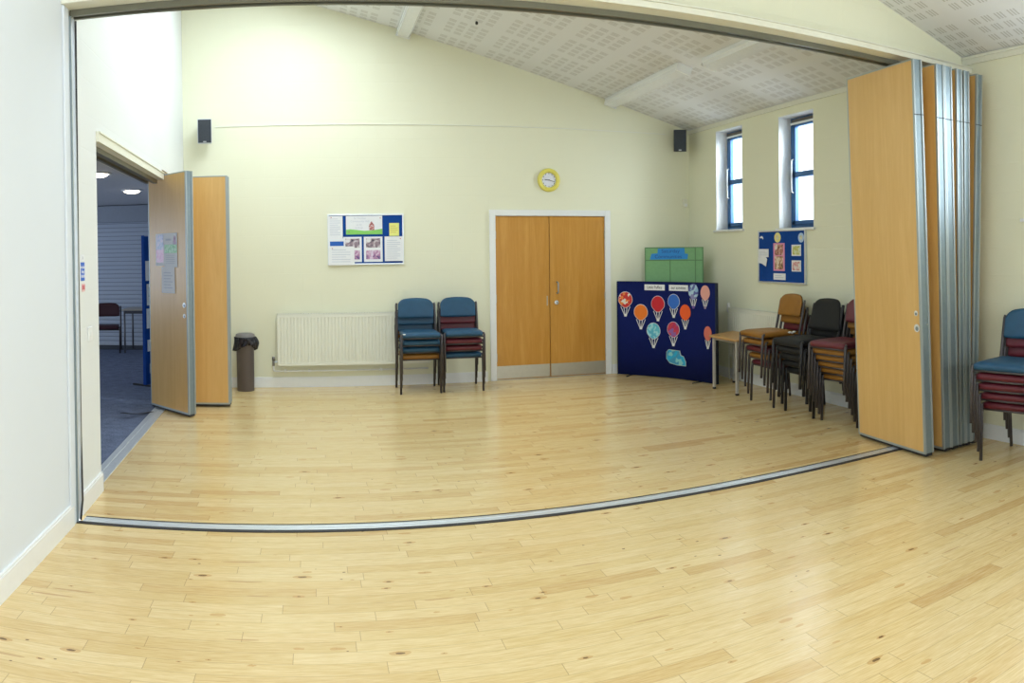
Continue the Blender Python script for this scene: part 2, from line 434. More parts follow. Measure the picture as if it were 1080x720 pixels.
# wall behind the camera, with a long unseen window added for daylight
RW = (-.7, 3.9, 1.05, 2.75)
struct(MB().box(-1.65, RW[0], -3.3, -3.1, 0, 5.2).box(RW[1], 5.2, -3.3, -3.1, 0, 5.2).box(RW[0], RW[1], -3.3, -3.1, 0, RW[2]).box(RW[0], RW[1], -3.3, -3.1, RW[3], 5.2).build('wall_front', CREAM))
wf = MB()
for k in range(5):
    xx = RW[0]+(RW[1]-RW[0])*k/4; wf.box(max(xx-.03, RW[0]), min(xx+.03, RW[1]), -3.24, -3.18, RW[2], RW[3])
wf.box(RW[0], RW[1], -3.24, -3.18, RW[2], RW[2]+.05).box(RW[0], RW[1], -3.24, -3.18, RW[3]-.05, RW[3])
w4 = struct(wf.build('window_6', FRAMEB)); MB().box(RW[0], RW[1], -3.215, -3.209, RW[2]+.05, RW[3]-.05).build('pane', GLASS, w4)  # unseen window, added as a source of daylight
# ceilings (one sloping plane, each room with an unseen rooflight added for daylight)
def ceiling(xa, xb, ya, yb, hole):
    mb = MB(); hx0, hx1, hy0, hy1 = hole
    def sl(x0, x1, y0, y1): mb.prism([(x0, ceil_z(x0)), (x1, ceil_z(x1)), (x1, ceil_z(x1)+.14), (x0, ceil_z(x0)+.14)], y0, y1)
    sl(xa, hx0, ya, yb); sl(hx1, xb, ya, yb); sl(hx0, hx1, ya, hy0); sl(hx0, hx1, hy1, yb)
    return mb
h1, h2 = (-.67, .57, 5.4, 8.4), (-.8, .4, -.3, 2.7)
struct(ceiling(-1.7, 5.15, YP, YB+.1, h1).build('ceiling', CEILM))
struct(ceiling(-1.7, 5.15, -3.2, YP, h2).build('ceiling', CEILM))
for n_, (a, b_, c_, d) in enumerate((h1, h2)):
    fr = MB()
    for (x0, x1, y0, y1) in ((a-.05, a+.01, c_-.05, d+.05), (b_-.01, b_+.05, c_-.05, d+.05), (a, b_, c_-.05, c_+.01), (a, b_, d-.01, d+.05)):
        fr.prism([(x0, ceil_z(x0)-.02), (x1, ceil_z(x1)-.02), (x1, ceil_z(x1)+.40), (x0, ceil_z(x0)+.40)], y0, y1)
    struct(fr.build('trim_%d' % (4+n_), WHITE))
# bulkhead over the partition
gz = [(-1.56, 3.04), (XR+.05, 3.04), (XR+.05, ceil_z(XR+.05)+.02), (-1.56, ceil_z(-1.56)+.02)]
struct(MB().prism(gz, 4.305, 4.305+.20).build('wall_partition', CREAM))
struct(MB().box(-1.40, XR, 4.205, 4.305, 3.022, 3.062, .003).box(-1.40, XR, 4.195, 4.225, 3.062, 3.070).build('trim_6', TRIMC))
struct(MB().box(-1.40, XR, 4.305, 4.505, 3.022, 3.04).build('trim_7', TRIMC))
rail = MB().box(-1.385, XR-.02, 4.328, 4.350, 2.985, 3.022).box(-1.385, XR-.02, 4.392, 4.414, 2.985, 3.022).box(-1.385, XR-.02, 4.350, 4.392, 3.005, 3.022)
tag(rail.build('partition_ceiling_track', DARKRAIL), 'long metal ceiling track spanning the wide opening between the rooms', 'track')
# floor track
ft = empty('partition_floor_track', (0, YP, 0), 0, 'long aluminium floor track with black edges crossing the maple floor', 'track')
MB().box(-1.36, XR-.02, -.036, -.006, -.01, .006, .002).box(-1.36, XR-.02, .006, .036, -.01, .006, .002).box(-1.36, XR-.02, -.006, .006, -.01, .002).build('rail', ALU, ft)
MB().box(-1.40, XR-.02, -.073, -.034, -.01, .004).box(-1.36, XR-.02, .034, .058, -.01, .004).build('edge_strip', RUBBER, ft)
# jamb channel
jc = empty('jamb_channel', (-1.386, 4.36, 0), 0, 'tall aluminium jamb channel with black seals at the left end of the wide opening', 'channel')
MB().box(-.014, .010, -.052, -.038, .007, 2.98).box(-.014, .010, .012, .026, .007, 2.98).box(-.014, .002, -.038, .012, .007, 2.98).build('profile', ALU, jc)
MB().box(-.012, .012, -.058, -.052, .007, 2.98).build('seal', ALUD, jc)
MB().tube([(.014, .034, 2.975), (.006, .036, 1.6), (.006, .036, .5), (.02, .008, .12), (.018, -.03, .01)], .006).build('seal', RUBBER, jc)

# ------------------------------------------------------------------ side opening trim, threshold
st = MB().box(0, .02, O1, 3.18, 2.335, 2.395).box(.0, .028, O1, 3.18, 2.395, 2.405)
struct(st.build('trim_8', TRIMC, None, LO, (0, 0, PH)))
sr = MB().box(-.17, -.14, O1, 3.18, 2.298, 2.335).box(-.09, -.05, O1, 3.18, 2.298, 2.335).box(-.14, -.09, O1, 3.18, 2.32, 2.335)
tag(sr.build('side_ceiling_track', DARKRAIL, None, LO, (0, 0, PH)), 'dark ceiling track above the side opening to the carpeted room', 'track')
tr2 = MB().box(-.155, -.105, O1, O2, -.01, .006, .002).box(-.095, -.03, O1, O2, -.01, .006, .002).box(-.105, -.095, O1, O2, -.01, .001)
tag(tr2.build('side_floor_track', ALU, None, LO, (0, 0, PH)), 'aluminium double threshold strip along the edge of the blue carpet', 'track')
o = MB().grid(lambda u, v: (-.0+.05*v-.26*u, .62*u*.0+.0+.35*(-u), .008+.06*u*u+.0), lambda u, v: (.05*v-.26*u, -.35*u, .003+.06*u*u), 8, 1)
o = o.build('loose_seal_strip', RUBBER, None, lw(-.17, 3.2), (0, 0, .15)); tag(o, 'loose black sealing strip sticking out onto the blue carpet by the folded panel', 'strip')

# ------------------------------------------------------------------ adjacent room
AX0, AX1 = -7.5, lw(-.155, 3)[0]
struct(MB().prism([(AX0, 3.8), tuple(lw(-.155, -.6)[:2]), tuple(lw(-.155, 9.1)[:2]), (AX0, 13.5)], -.1, -.002, 'z').build('floor', CARPET), 'blue grey carpet of the side room')
struct(MB().box(-7.4, -1.9, 12.75, 13.38, -.002, .003).build('floor', plain('dark_floor_strip', (.02, .025, .035), .6)), 'dark floor strip below the roller shutter')  # darker strip across the floor in front of the shutter
struct(MB().box(AX0, lw(-.25, 0)[0]+.02, 3.8, 13.6, 2.51, 2.6).build('ceiling', plain('side_room_ceiling_paint', (.60, .61, .64), .8)))
SIDEW = plain('side_room_wall_paint', (.62, .64, .66), .7)
struct(MB().box(AX0, -1.5, 13.42, 13.6, 0, 2.51).build('wall_side_room_back', SIDEW))
struct(MB().box(AX0-.1, AX0, 3.8, 13.6, 0, 2.51).build('wall_side_room_left', SIDEW))
struct(MB().box(AX0, -1.65, 3.7, 3.8, 0, 2.51).build('wall_side_room_front', SIDEW))
struct(MB().box(-1.87, -1.6, YB+.2, 13.6, 0, 2.51).build('wall_side_room_right', SIDEW))
sh = empty('roller_shutter', (-4.6, 13.4, 0), 0, 'grey slatted roller shutter across the far end of the carpeted side room', 'shutter')
MB().box(-2.6, 2.55, -.03, .0, .02, 2.2).build('curtain', SHUT, sh)
MB().box(-2.65, 2.6, -.14, .0, 2.2, 2.50, .01).build('housing', plain('shutter_housing', (.34, .38, .45), .5), sh)
MB().box(-2.6, 2.55, -.045, .005, .003, .06).build('bottom_bar', plain('shutter_bar', (.55, .60, .68), .4), sh)
glow = emit_mat('warm_lamp_diffuser', (1, .9, .72), 9)
for n_, (x, y, tx) in enumerate(((-2.34, 8.25, 'nearer'), (-2.48, 10.45, 'farther'), (-4.6, 8.25, ''), (-4.6, 10.45, ''))):
    if not tx: continue
    d = empty('ceiling_downlight', (x, y, 2.51), 0, 'round glowing downlight in the side room ceiling, the %s one from the opening' % tx, 'light', 'side room downlights')
    MB().lathe([(.15, 0), (.15, -.012), (.125, -.02), (.12, -.004), (.11, 0)], 0, 0).build('rim', WHITE, d)
    MB().lathe([(.118, -.002), (.105, -.03), (.07, -.045), (.02, -.05)], 0, 0).build('diffuser', glow, d)
    l = bpy.data.lights.new('downlight_lamp', 'AREA'); l.shape = 'DISK'; l.size = .2; l.energy = LP['adj']; l.color = (1, .93, .82)
    lo = bpy.data.objects.new('downlight_lamp', l); C.objects.link(lo); lo.parent = d; lo.location = (0, 0, -.03)
area('side_room_fill', (-7.3, 9.5, 1.5), (0, -PI/2, 0), 1.4, 5, 85, (.72, .84, 1))  # added fill lamp inside the side room, no window there

# ------------------------------------------------------------------ windows of the right wall
for n_, (y0, y1, z0, z1) in enumerate(WINS):
    fx = XR+.165
    lin = MB().box(XR+.002, fx+.02, y1-.008, y1, z0, z1).box(XR+.002, fx+.02, y0, y0+.008, z0, z1).box(XR+.002, fx+.02, y0, y1, z1-.008, z1)
    wroot = struct(MB().box(fx, fx+.06, y0+.008, y0+.058, z0, z1-.008).box(fx, fx+.06, y1-.058, y1-.008, z0, z1-.008)
                   .box(fx, fx+.06, y0+.05, y1-.05, z0, z0+.05).box(fx, fx+.06, y0+.05, y1-.05, z1-.06, z1-.008).build('window_%d' % (n_+1), FRAMEB))
    lin.build('reveal_lining', WHITE, wroot)
    zm = (z0+z1)/2-.02
    sa = MB()
    for (a, b_, c_, d) in ((y0+.045, y0+.10, z0+.045, z1-.07), (y1-.115, y1-.05, z0+.045, z1-.07), (y0+.05, y1-.05, z0+.045, z0+.09), (y0+.05, y1-.05, z1-.11, z1-.06), (y0+.05, y1-.05, zm-.03, zm+.03)):
        sa.box(fx-.02, fx+.03, a, b_, c_, d, .004)
    sash = sa.build('sash', FRAMEB, wroot)
    MB().box(fx+.003, fx+.009, y0+.09, y1-.10, z0+.08, zm-.02).build('pane', GLASS, sash)
    MB().box(fx+.003, fx+.009, y0+.09, y1-.10, zm+.02, z1-.10).build('pane', GLASS, sash)
    MB().tube([(fx-.022, y1-.085, zm-.20), (fx-.05, y1-.085, zm-.19), (fx-.05, y1-.085, zm+.16), (fx-.022, y1-.085, zm+.17)], .009).build('handle', WHITE, wroot)
    MB().box(fx-.03, fx-.002, y0+.06, y1-.06, z1-.062, z1-.028).build('vent', plain('dark_vent_grille', (.10, .09, .08), .6), wroot)
    MB().box(fx-.024, fx+.0, y0+.03, y1-.03, z1-.085, z1-.062).build('head_bead', WHITE, wroot)
    MB().box(XR-.03, fx, y0-.03 if n_ < 9 else y0, y1+.03, z0-.025, z0, .004).build('sill', WHITE, wroot)

# ------------------------------------------------------------------ double door
door = struct(MB().box(DX0-.035, DX0+.04, YB-.02, YB+.09, 0, 2.085, .003).box(DX1-.04, DX1+.035, YB-.02, YB+.09, 0, 2.085, .003)
              .box(DX0+.04, DX1-.04, YB-.02, YB+.09, 2.012, 2.085, .003).build('door_1', WHITE))
xm = 2.906
MB().box(DX0, DX1, YB+.0, YB+.19, -.01, .010).build('threshold', STEELB, door)  # slab added to stop light leaking in under the leaves
MB().box(DX0-.03, DX1+.03, YB+.10, YB+.18, 0, 2.08).build('door_backing', DOORW, door)  # unseen slab added behind the leaves, keeps leaking light out
for k, (a, b_, yy) in enumerate(((DX0+.043, xm-.003, YB+.006), (xm+.003, DX1-.043, YB+.0))):
    lf = MB().box(a, b_, yy, yy+.044, .012, 2.008, .002).build('leaf', DOORW, door)
    if k == 0: lf['label'] = 'left leaf, slightly set back and darker'
    MB().box(a+.004, b_-.004, yy-.004, yy+.001, .02, .175, .001).build('kick_plate', STEELB, lf)
    ex = a if k == 0 else b_
    for z in (.28, 1.0, 1.78):
        MB().tube([(ex, yy-.006, z-.05), (ex, yy-.006, z+.05)], .007).build('hinge', STEELB, lf)
    if k == 1:
        MB().tube([(3.0, yy, 1.05), (3.0, yy-.045, 1.055), (3.0, yy-.05, 1.075), (3.0, yy-.05, 1.165), (3.0, yy-.045, 1.185), (3.0, yy, 1.19)], .009).build('pull_handle', ALUB, lf)
        MB().lathe([(.027, yy-.001), (.027, yy-.008), (.022, yy-.011), (.008, yy-.011)], 2.992, 0, 20, 'y', .935).build('lock_escutcheon', ALU, lf)
        MB().lathe([(.007, yy-.010), (.007, yy-.0125)], 2.992, 0, 12, 'y', .935).build('keyhole', RUBBER, lf)
    else:
        MB().box(xm-.04, xm-.028, yy-.003, yy, .9, 1.02).build('flush_bolt', STEELB, lf)

# ------------------------------------------------------------------ folding partitions
def make_panel(root, w_, h_, t_, loc, rz, lean=0, lock=True, ends=(1, 1), label=None):
    """panel along local +y from 0 to w_, wooden faces at +-t_/2 in x"""
    p = MB().box(-t_/2+.002, t_/2-.002, .016, w_-.016, .035, h_).build('panel', VEN, root, loc, (0, lean, rz))
    if label: p['label'] = label
    e = MB(); gme = MB()
    for y0, y1, s in ((0, .016, 1), (w_-.016, w_, -1)):
        for sx in (-1, 1):
            a, b_ = sorted((sx*(t_/2), sx*(t_/2-.016)))
            e.box(a, b_, y0, y1+(.004 if s > 0 else 0), .03, h_+.003, .002)
        gme.box(-t_/2+.011, t_/2-.011, y0+.006 if s > 0 else y0, y1 if s > 0 else y1-.006, .03, h_+.002)
    for sx in (-1, 1):
        a, b_ = sorted((sx*(t_/2), sx*(t_/2-.004)))
        e.box(a, b_, .016, w_-.016, .03, .046); e.box(a, b_, .016, w_-.016, h_-.008, h_+.003)
    e.build('edge_profile', ALUB, p); gme.build('edge_groove', ALUD, p)
    MB().box(-t_/2+.012, t_/2-.012, .006, w_-.006, .012, .034).build('bottom_seal', RUBBER, p)
    if h_ > 2.6: MB().box(-t_/2-.0006, t_/2+.0006, -.0008, .004, h_-.405, h_-.399).build('profile_joint', RUBBER, p)
    return p
def add_lock(p, t_, side, y, z, r=.026):
    x = side*t_/2
    mb = MB(); n = 18
    ring = [(r*math.cos(2*PI*k/n)+y, r*math.sin(2*PI*k/n)+z) for k in range(n)]
    mb.prism(ring, x-.003*(side < 0)-.0, x+.003*(side > 0)+.0, 'x'); mb.build('lock_rose', plain('bright_chrome', (.80, .82, .82), .3, .4), p)
    ring = [(.55*r*math.cos(2*PI*k/n)+y-.003, .55*r*math.sin(2*PI*k/n)+z-.004) for k in range(n)]
    mb = MB(); mb.prism(ring, x+side*.003, x+side*.0045, 'x'); mb.build('lock_barrel', ALUD, p)
RP = empty('folding_partition', (4.4, 4.40, 0), 0, 'tall folding partition of wood faced panels stacked against the right wall', 'partition')
HP = 2.955
def rp(xb, t_, xt, y0=3.985, w_=.85, rz=0, label=None, h=HP):
    x = xb+t_/2
    ln = math.atan((xt-xb)/h)
    return make_panel(RP, w_, h, t_, (x-4.4, y0-4.40, 0), rz, ln, label=label)
p1 = rp(4.082, .088, 3.972, 3.985, .85, math.radians(-5.0), 'outermost panel, standing apart from the stack')
add_lock(p1, .088, -1, .055, 1.085, .020); add_lock(p1, .088, -1, .05, .975, .030)
MB().lathe([(.008, -.002), (.006, -.006)], .012, 0, 12, 'y', 1.0).build('lock_pin', ALUB, p1)
x = 4.282
for (xb, t_, xt) in ((4.282, .088, 4.205), (4.371, .088, 4.295), (4.472, .066, 4.435), (4.539, .066, 4.522), (4.606, .070, 4.68)):
    rp(xb, t_, xt)
for z in (.4, 1.5, 2.6): MB().box(-.215, -.13, .405, .435, z-.05, z+.05, .004).build('hinge', ALUD, RP)
for (x, ) in ((4.12,), (4.33,), (4.42,), (4.50,), (4.57,), (4.66,)): MB().tube([(x-4.4-.03, -.03, HP-.0), (x-4.4-.03, -.03, HP+.033)], .012).build('hanger', ALUD, RP)

LPt = empty('folding_partition', (-1.3, 7.8, 0), 0, 'low folding partition of three wood faced panels folded open at the side opening', 'partition')
HL = 2.35
ax, ay = -1.205, 7.33; bx_, by_ = -1.69, 7.84
angA = math.atan2(-(bx_-ax), by_-ay)            # local +y points from a to b
nA = Vector((math.cos(angA), math.sin(angA)))    # local +x
tA = .085
pA = make_panel(LPt, math.hypot(bx_-ax, by_-ay), HL+.04, tA, (ax+nA.x*tA/2+1.3, ay+nA.y*tA/2-7.8, 0), angA, label='nearest panel, pale and turned towards the opening')
add_lock(pA, tA, -1, .055, 1.09, .025); add_lock(pA, tA, -1, .055, .985, .021)
for k, yy in enumerate((7.885+.043, 7.885+.135)):
    make_panel(LPt, .70, HL+.04, .085, (-.863+1.3, yy-7.8, 0), PI/2)
for z in (.4, 1.2, 2.0): MB().box(-.40, -.33, .045, .07, z-.05, z+.05, .004).build('hinge', ALUD, LPt)

# ------------------------------------------------------------------ radiators
def radiator(root, L, z0, z1, pitch, depth=.07):
    # faces local -y, spans x 0..L, back at y=0
    mb = MB(); n = int(L/pitch); prof = []
    y = -depth-.03
    pts = []
    for k in range(n):
        a = k*pitch
        pts += [(a+.0*pitch, y), (a+.62*pitch, y), (a+.72*pitch, y+.011), (a+.90*pitch, y+.011)]
    pts.append((L, y)); poly = [(px, py) for px, py in pts]+[(L, y+.022), (0, y+.022)]
    mb.prism(poly, z0+.035, z1-.035, 'z')
    mb.box(0, L, y, y+.022, z0, z0+.036, .003).box(0, L, y, y+.022, z1-.036, z1, .003)
    mb.build('front_panel', RADW, root)
    MB().box(.0, L, -.055, -.035, z0+.01, z1-.01, .003).build('rear_panel', RADW, root)
    tg = MB().box(-.004, L+.004, y, y+.004, z1-.004, z1+.012).box(-.004, L+.004, -.038, -.033, z1-.004, z1+.012)
    k = 0
    while k*.03 < L: tg.box(k*.03, k*.03+.012, y, -.034, z1+.003, z1+.010); k += 1
    tg.build('top_grille', RADW, root)
    MB().box(-.006, .0, y, -.034, z0+.01, z1+.012).build('side_cover', RADW, root)
    MB().box(L, L+.006, y, -.034, z0+.01, z1+.012).build('side_cover', RADW, root)
    for bx in (.2, L-.2): MB().box(bx-.02, bx+.02, -.036, -.002, z0+.05, z1-.08).build('wall_bracket', RADW, root)
r1 = empty('radiator', (-.415, YB-.0, 0), 0, 'long white ribbed radiator on the back wall beneath the blue notice board', 'radiator')
radiator(r1, 1.80, .265, .865, .040)
MB().tube([(-.006, -.07, .31), (-.05, -.07, .31)], .011).build('valve_tail', ALU, r1)
MB().tube([(-.055, -.07, .265), (-.055, -.07, .33)], .014).tube([(-.055, -.07, .33), (-.055, -.07, .37)], [.02, .017]).build('valve', plain('valve_grey', (.22, .22, .22), .4, .4), r1)
MB().tube([(-.055, -.07, .27), (-.055, -.07, .215), (-.045, -.06, .20), (-.03, -.05, .197), (.2, -.045, .197), (1.78, -.045, .197)], .010).build('pipe', WHITE, r1)
MB().tube([(.085, -.045, .18), (.085, -.045, .215)], .015).build('drain_cock', WHITE, r1)
for q in (.35, 1.2): MB().box(q, q+.03, -.058, -.002, .185, .21).build('pipe_clip', WHITE, r1)
r2 = empty('radiator', (XR, 7.94, 0), -PI/2, 'cream radiator on the right wall behind the trapezoid table and tan chairs', 'radiator')
radiator(r2, 1.15, .285, .865, .040)
MB().tube([(-.006, -.07, .80), (-.045, -.07, .80), (-.05, -.07, .82)], .010).build('valve_tail', ALU, r2)
MB().tube([(-.05, -.07, .82), (-.05, -.07, .88), (-.05, -.07, .93)], [.02, .022, .018]).build('valve_head', WHITE, r2)
MB().tube([(-.05, -.07, .80), (-.05, -.07, .10), (-.05, -.06, .02), (-.05, -.05, .003)], .008).build('pipe', RADW, r2)

# ------------------------------------------------------------------ back wall fittings
tag(MB().box(-1.13, 4.52, YB-.009, YB, 3.097, 3.107, .002).build('cable_trunking', RADW), 'thin white cable trunking running high along the back wall between the speakers', 'trunking')
def speaker(loc, rz, tilt, cab, label):
    e = empty('wall_speaker', loc, rz, label, 'speaker', 'wall speakers')
    c_ = MB().prism([(-.082, -.075), (.082, -.075), (.066, .065), (-.066, .065)], -.14, .14, 'z').build('cabinet', cab, e, (0, 0, 0), (tilt, 0, 0))
    MB().box(-.076, .076, -.084, -.073, -.133, .133, .003).build('grille', SPKG, c_)
    MB().box(-.018, .018, -.0855, -.083, -.124, -.116).build('badge', ALU, c_)
    MB().box(-.02, .02, .06, .135, -.03, .03, .004).build('wall_bracket', cab, e); MB().box(-.04, .04, .132, .139, -.05, .05).build('bracket_plate', cab, e)
    return e
s1 = speaker((-1.235, YB-.158, 3.03), .12, .12, SPKW, 'small speaker with dark grille and pale cabinet high at the left of the back wall')
s2 = speaker((4.655, YB-.158, 3.005), -.45, .12, BLACKP, 'small black speaker tilted out high in the right corner of the back wall')
ck = empty('wall_clock', (2.903, YB, 2.456), 0, 'round wall clock with wide yellow rim above the double door', 'clock')
MB().lathe([(.145, -.002), (.145, -.022), (.135, -.034), (.098, -.034), (.090, -.020), (.090, -.006)], 0, 0, 48, 'y').build('rim', plain('yellow_clock_plastic', (.80, .72, .14), .3), ck)
MB().lathe([(.094, -.004), (.094, -.014), (.09, -.016)], 0, 0, 48, 'y').build('dial', plain('clock_dial', (.80, .82, .92), .4), ck)
for k in range(12):
    a = k*PI/6; x, z = .080*math.sin(a), .080*math.cos(a); MB().box(x-.004, x+.004, -.018, -.016, z-.006, z+.006).build('hour_mark', INKD, ck)
for nme, a, ln, wd in (('hour_hand', math.radians(273), .055, .005), ('minute_hand', math.radians(106), .078, .0035)):
    MB().box(-wd, wd, -.021, -.019, -.012, ln, .0005).build(nme, BLACKP, ck, None, (0, a, 0))
MB().lathe([(.007, -.018), (.007, -.024)], 0, 0, 12, 'y').build('hub', BLACKP, ck)
pr = empty('motion_sensor', (4.80, YB, 2.20), 0, 'small cream motion sensor high in the back right corner above the green board', 'sensor')
MB().box(-.03, .03, -.04, 0, -.055, .055, .01, 3).build('housing', TRIMC, pr); MB().box(-.02, .02, -.046, -.038, -.045, -.005, .004).build('lens', WHITE, pr)
# left wall plates
sw = empty('light_switch', lw(.0, .33, 1.075), PH, 'white light switch plate on the narrow pier left of the side opening', 'switch')
MB().box(0, .009, -.045, .045, -.045, .045, .003).build('plate', WHITE, sw); MB().box(.009, .014, -.012, .012, -.018, .018, .002).build('rocker', WHITE, sw)
def sticker(name, along, z, w_, h_, colr, label, body, tcol, body2=None):
    e = empty(name, lw(.0, along, z), PH, label, 'sticker')
    MB().box(0, .002, -w_/2, w_/2, -h_/2, h_/2, .0004).build('backing', colr, e)
    for k, bdy in enumerate(body):
        text('lettering', bdy, h_*.8/len(body), tcol, e, (.0024, 0, h_*(.36-.72*(k+.5)/len(body)+.0)), (PI/2, 0, PI/2))
    return e
sticker('blue_sign', .19, 1.475, .085, .115, flat('sticker_blue', (.05, .16, .62)), 'small blue and white notice sticker on the pier at head height', ['Fire door', 'keep', 'locked'], PAPER)
d = sticker('white_sign', .19, 1.56, .075, .04, PAPER, 'small white sticker directly above the blue one on the pier', ['i'], INKD)
sticker('red_sign', .20, 1.375, .075, .05, plain('sticker_pink', (.80, .55, .55), .6), 'small red lettered sticker below the blue one on the pier', ['FIRE'], flat('sticker_red', (.62, .03, .05)))

# ------------------------------------------------------------------ ceiling lights
def clight(x0, y0, y1, label):
    e = empty('ceiling_light', (x0, y0, ceil_z(x0)), 0, label, 'light', 'long white ceiling luminaires'); e.rotation_euler = (0, math.atan(.28), 0)
    L = y1-y0
    MB().box(-.085, .085, 0, L, -.055, -.001, .004).build('tray', WHITE, e)
    MB().prism([(-.08, -.055), (.08, -.055), (.065, -.085), (-.065, -.085)], .012, L-.012).build('diffuser', plain('prismatic_diffuser', (.82, .84, .86), .25), e)
    for yy in (0, L-.012): MB().box(-.087, .087, yy-.003, yy+.015, -.09, -.001, .003).build('end_cap', WHITE, e)
clight(3.735, 7.05, 9.05, 'long white unlit ceiling light whose end nearly touches the back wall, right of the clock')
clight(3.83, 4.62, 6.70, 'long white unlit ceiling light partly cut off by the opening header at the upper right')
clight(1.13, 7.1, 9.08, 'long white unlit ceiling light near the top centre left of the photo')
clight(3.83, .9, 2.9, 'long white unlit ceiling light in the near room')
tag(MB().lathe([(.012, 4.035), (.016, 4.015), (.012, 4.0)], 1.78, 8.05, 16).build('ceiling_hook', BLACKP), 'tiny dark fitting on the perforated ceiling beside the first long light', 'fitting')

# ------------------------------------------------------------------ bin
bn = empty('waste_bin', (-.79, 8.9, 0), 0, 'tall brown grey bin with a black bag beside the folded wooden panels', 'bin')
MB().lathe([(.098, 0), (.10, .01), (.104, .58), (.112, .60), (.112, .61), (.10, .61), (.10, .55)], 0, 0, 28).build('body', plain('bin_taupe', (.12, .10, .095), .5, .2), bn)
MB().lathe([(.115, .60), (.116, .625), (.108, .655), (.085, .665), (.01, .667)], 0, 0, 28).build('lid', plain('bin_lid_grey', (.20, .19, .19), .5, .2), bn)
bg = MB()
def bagf(sc):
    def f(u, v):
        a = 2*PI*u; r = (.122+.020*math.sin(9*a+v*3)*v+.008*math.sin(23*a))*sc+.028*max(0, math.cos(a-.1))*math.sin(PI*v)
        z = .625-.17*v*(.75+.35*math.sin(a*2+.8)*.6)
        return (r*math.cos(a), r*math.sin(a), z)
    return f
bg.grid(bagf(1.0), bagf(.955), 64, 8).build('bin_bag', plain('black_polythene', (.012, .012, .022), .22, var=.2), bn)

# ------------------------------------------------------------------ chairs
def make_chair(col, kind='std'):
    e = empty('stacking_chair', (0, 0, 0))
    std = kind == 'std'
    fm = CHFR if std else CHFK
    W = .225; r = .0131 if std else .0155
    bw = .207 if std else .232
    bz0, bz1 = (.57, .80) if std else (.49, .80)
    zb = .389 if std else .380
    def st(u, v):
        x = (u*2-1); y = v*2-1
        wx = .207; xx = x*wx*(1-.03*max(0, y)); yy = -.036+y*.202
        ed = (abs(x)**8+abs(y)**8)
        return (xx, yy, .449-.012*min(1, ed)-.005*(1-x*x)*(1-y*y)-(.012*max(0, -y)**6))
    def sb(u, v):
        x = (u*2-1); y = v*2-1
        return (x*.205*(1-.03*max(0, y)), -.036+y*.200, zb)
    MB().grid(st, sb, 14, 14).build('seat', col, e)
    def half(x):
        a = abs(x); rc = .40
        return 1.0 if a < 1-rc else math.sqrt(max(0, 1-((a-(1-rc))/rc)**2))
    def yb(z): return .205+(z-.42)*.20
    def fr(off):
        def f(u, v):
            t = u*2-1; x = math.sin(t*PI/2)
            top = bz1-.024*abs(x)**2.2-.062*(1-half(x)); bot = bz0+.016*(1-half(x))
            z = bot+(top-bot)*v
            edge = max(abs(x), abs(v*2-1))**7
            flare = 1 if std else 1.04-.16*v
            y = yb(z)+.020*(1-x*x)-.012
            return (x*bw*flare, y+off*(1-.5*edge), z)
        return f
    MB().grid(fr(-.018), fr(.006), 18, 10).build('backrest', col, e)
    MB().grid(fr(.0065), fr(.0150), 18, 10).build('back_shell', SHELL, e)
    for sx in (-1, 1):
        MB().tube([(sx*W, -.245, .0), (sx*W, -.232, .3), (sx*W, -.224, .405), (sx*(W-.004), -.214, .416), (sx*(W-.02), -.197, .418)], r).build('leg', fm, e)
        MB().tube([(sx*W, .235, .0), (sx*W, .214, .30), (sx*W, .205, .42), (sx*W, yb(.5)+.002, .50), (sx*W, yb(.72)+.004, .72), (sx*(W-.006), yb(.745)+.005, .742)], r).build('leg', fm, e)
    MB().tube([(-W, -.226, .381), (W, -.226, .381)], .009).build('front_rail', fm, e)
    MB().tube([(-W, .207, .392), (W, .207, .392)], .0065).build('rear_rail', fm, e)
    for sx in (-1, 1): MB().box(sx*.193-.006, sx*.193+.006, -.222, .20, zb-.002, zb+.010).build('side_rail', fm, e)
    MB().tube([(-W, yb(.66)+.012, .66), (W, yb(.66)+.012, .66)], .0065).build('back_rail', fm, e)
    return e
protos = {}
def chair(col):
    key = col
    m, kind = {'blue': (BLUE, 'std'), 'maroon': (MAROON, 'std'), 'tan': (TAN, 'std'), 'black': (BLACKU, 'blk')}[col]
    if key not in protos:
        protos[key] = make_chair(m, kind); return protos[key]
    return copy_tree(protos[key])
ORD = {4: ['bottom', 'third from top', 'second from top', 'topmost'],
       5: ['bottom', 'fourth from top', 'middle', 'second from top', 'topmost'],
       6: ['bottom', 'fifth from top', 'fourth from top', 'third from top', 'second from top', 'topmost']}
STK = {}
def stack(key, cols, x, y, rz, dz, fwd, where, jit=.0004):
    f = Vector((math.sin(rz), -math.cos(rz), 0)); out = []
    for k, cname in enumerate(cols):
        c_ = chair(cname); j = random.uniform(-jit, jit)
        c_.location = Vector((x, y, k*dz+.0))+f*(k*fwd)+Vector((j, j, 0)); c_.rotation_euler = (0, 0, rz)
        word = {'black': 'black cushioned', 'tan': 'tan', 'maroon': 'maroon', 'blue': 'blue'}[cname]
        tag(c_, '%s stacking chair, %s in the stack %s' % (word, ORD[len(cols)][k], where), 'chair', 'chairs in the stack '+where)
        out.append(c_)
    STK[key] = out
    return out
stack('a', ['tan', 'blue', 'blue', 'blue'], 1.192, 8.705, 0, .082, .034, 'next to the back wall radiator')
stack('b', ['blue', 'maroon', 'maroon', 'blue'], 1.692, 8.745, math.radians(-2), .082, .034, 'next to the double door')
stack('c', ['maroon', 'tan', 'maroon', 'tan', 'tan'], 4.54, 6.485, math.radians(-90-3), .077, .035, 'beside the small table')
stack('d', ['black']*5, 4.545, 5.87, math.radians(-90), .072, .038, 'between tan and maroon chairs')
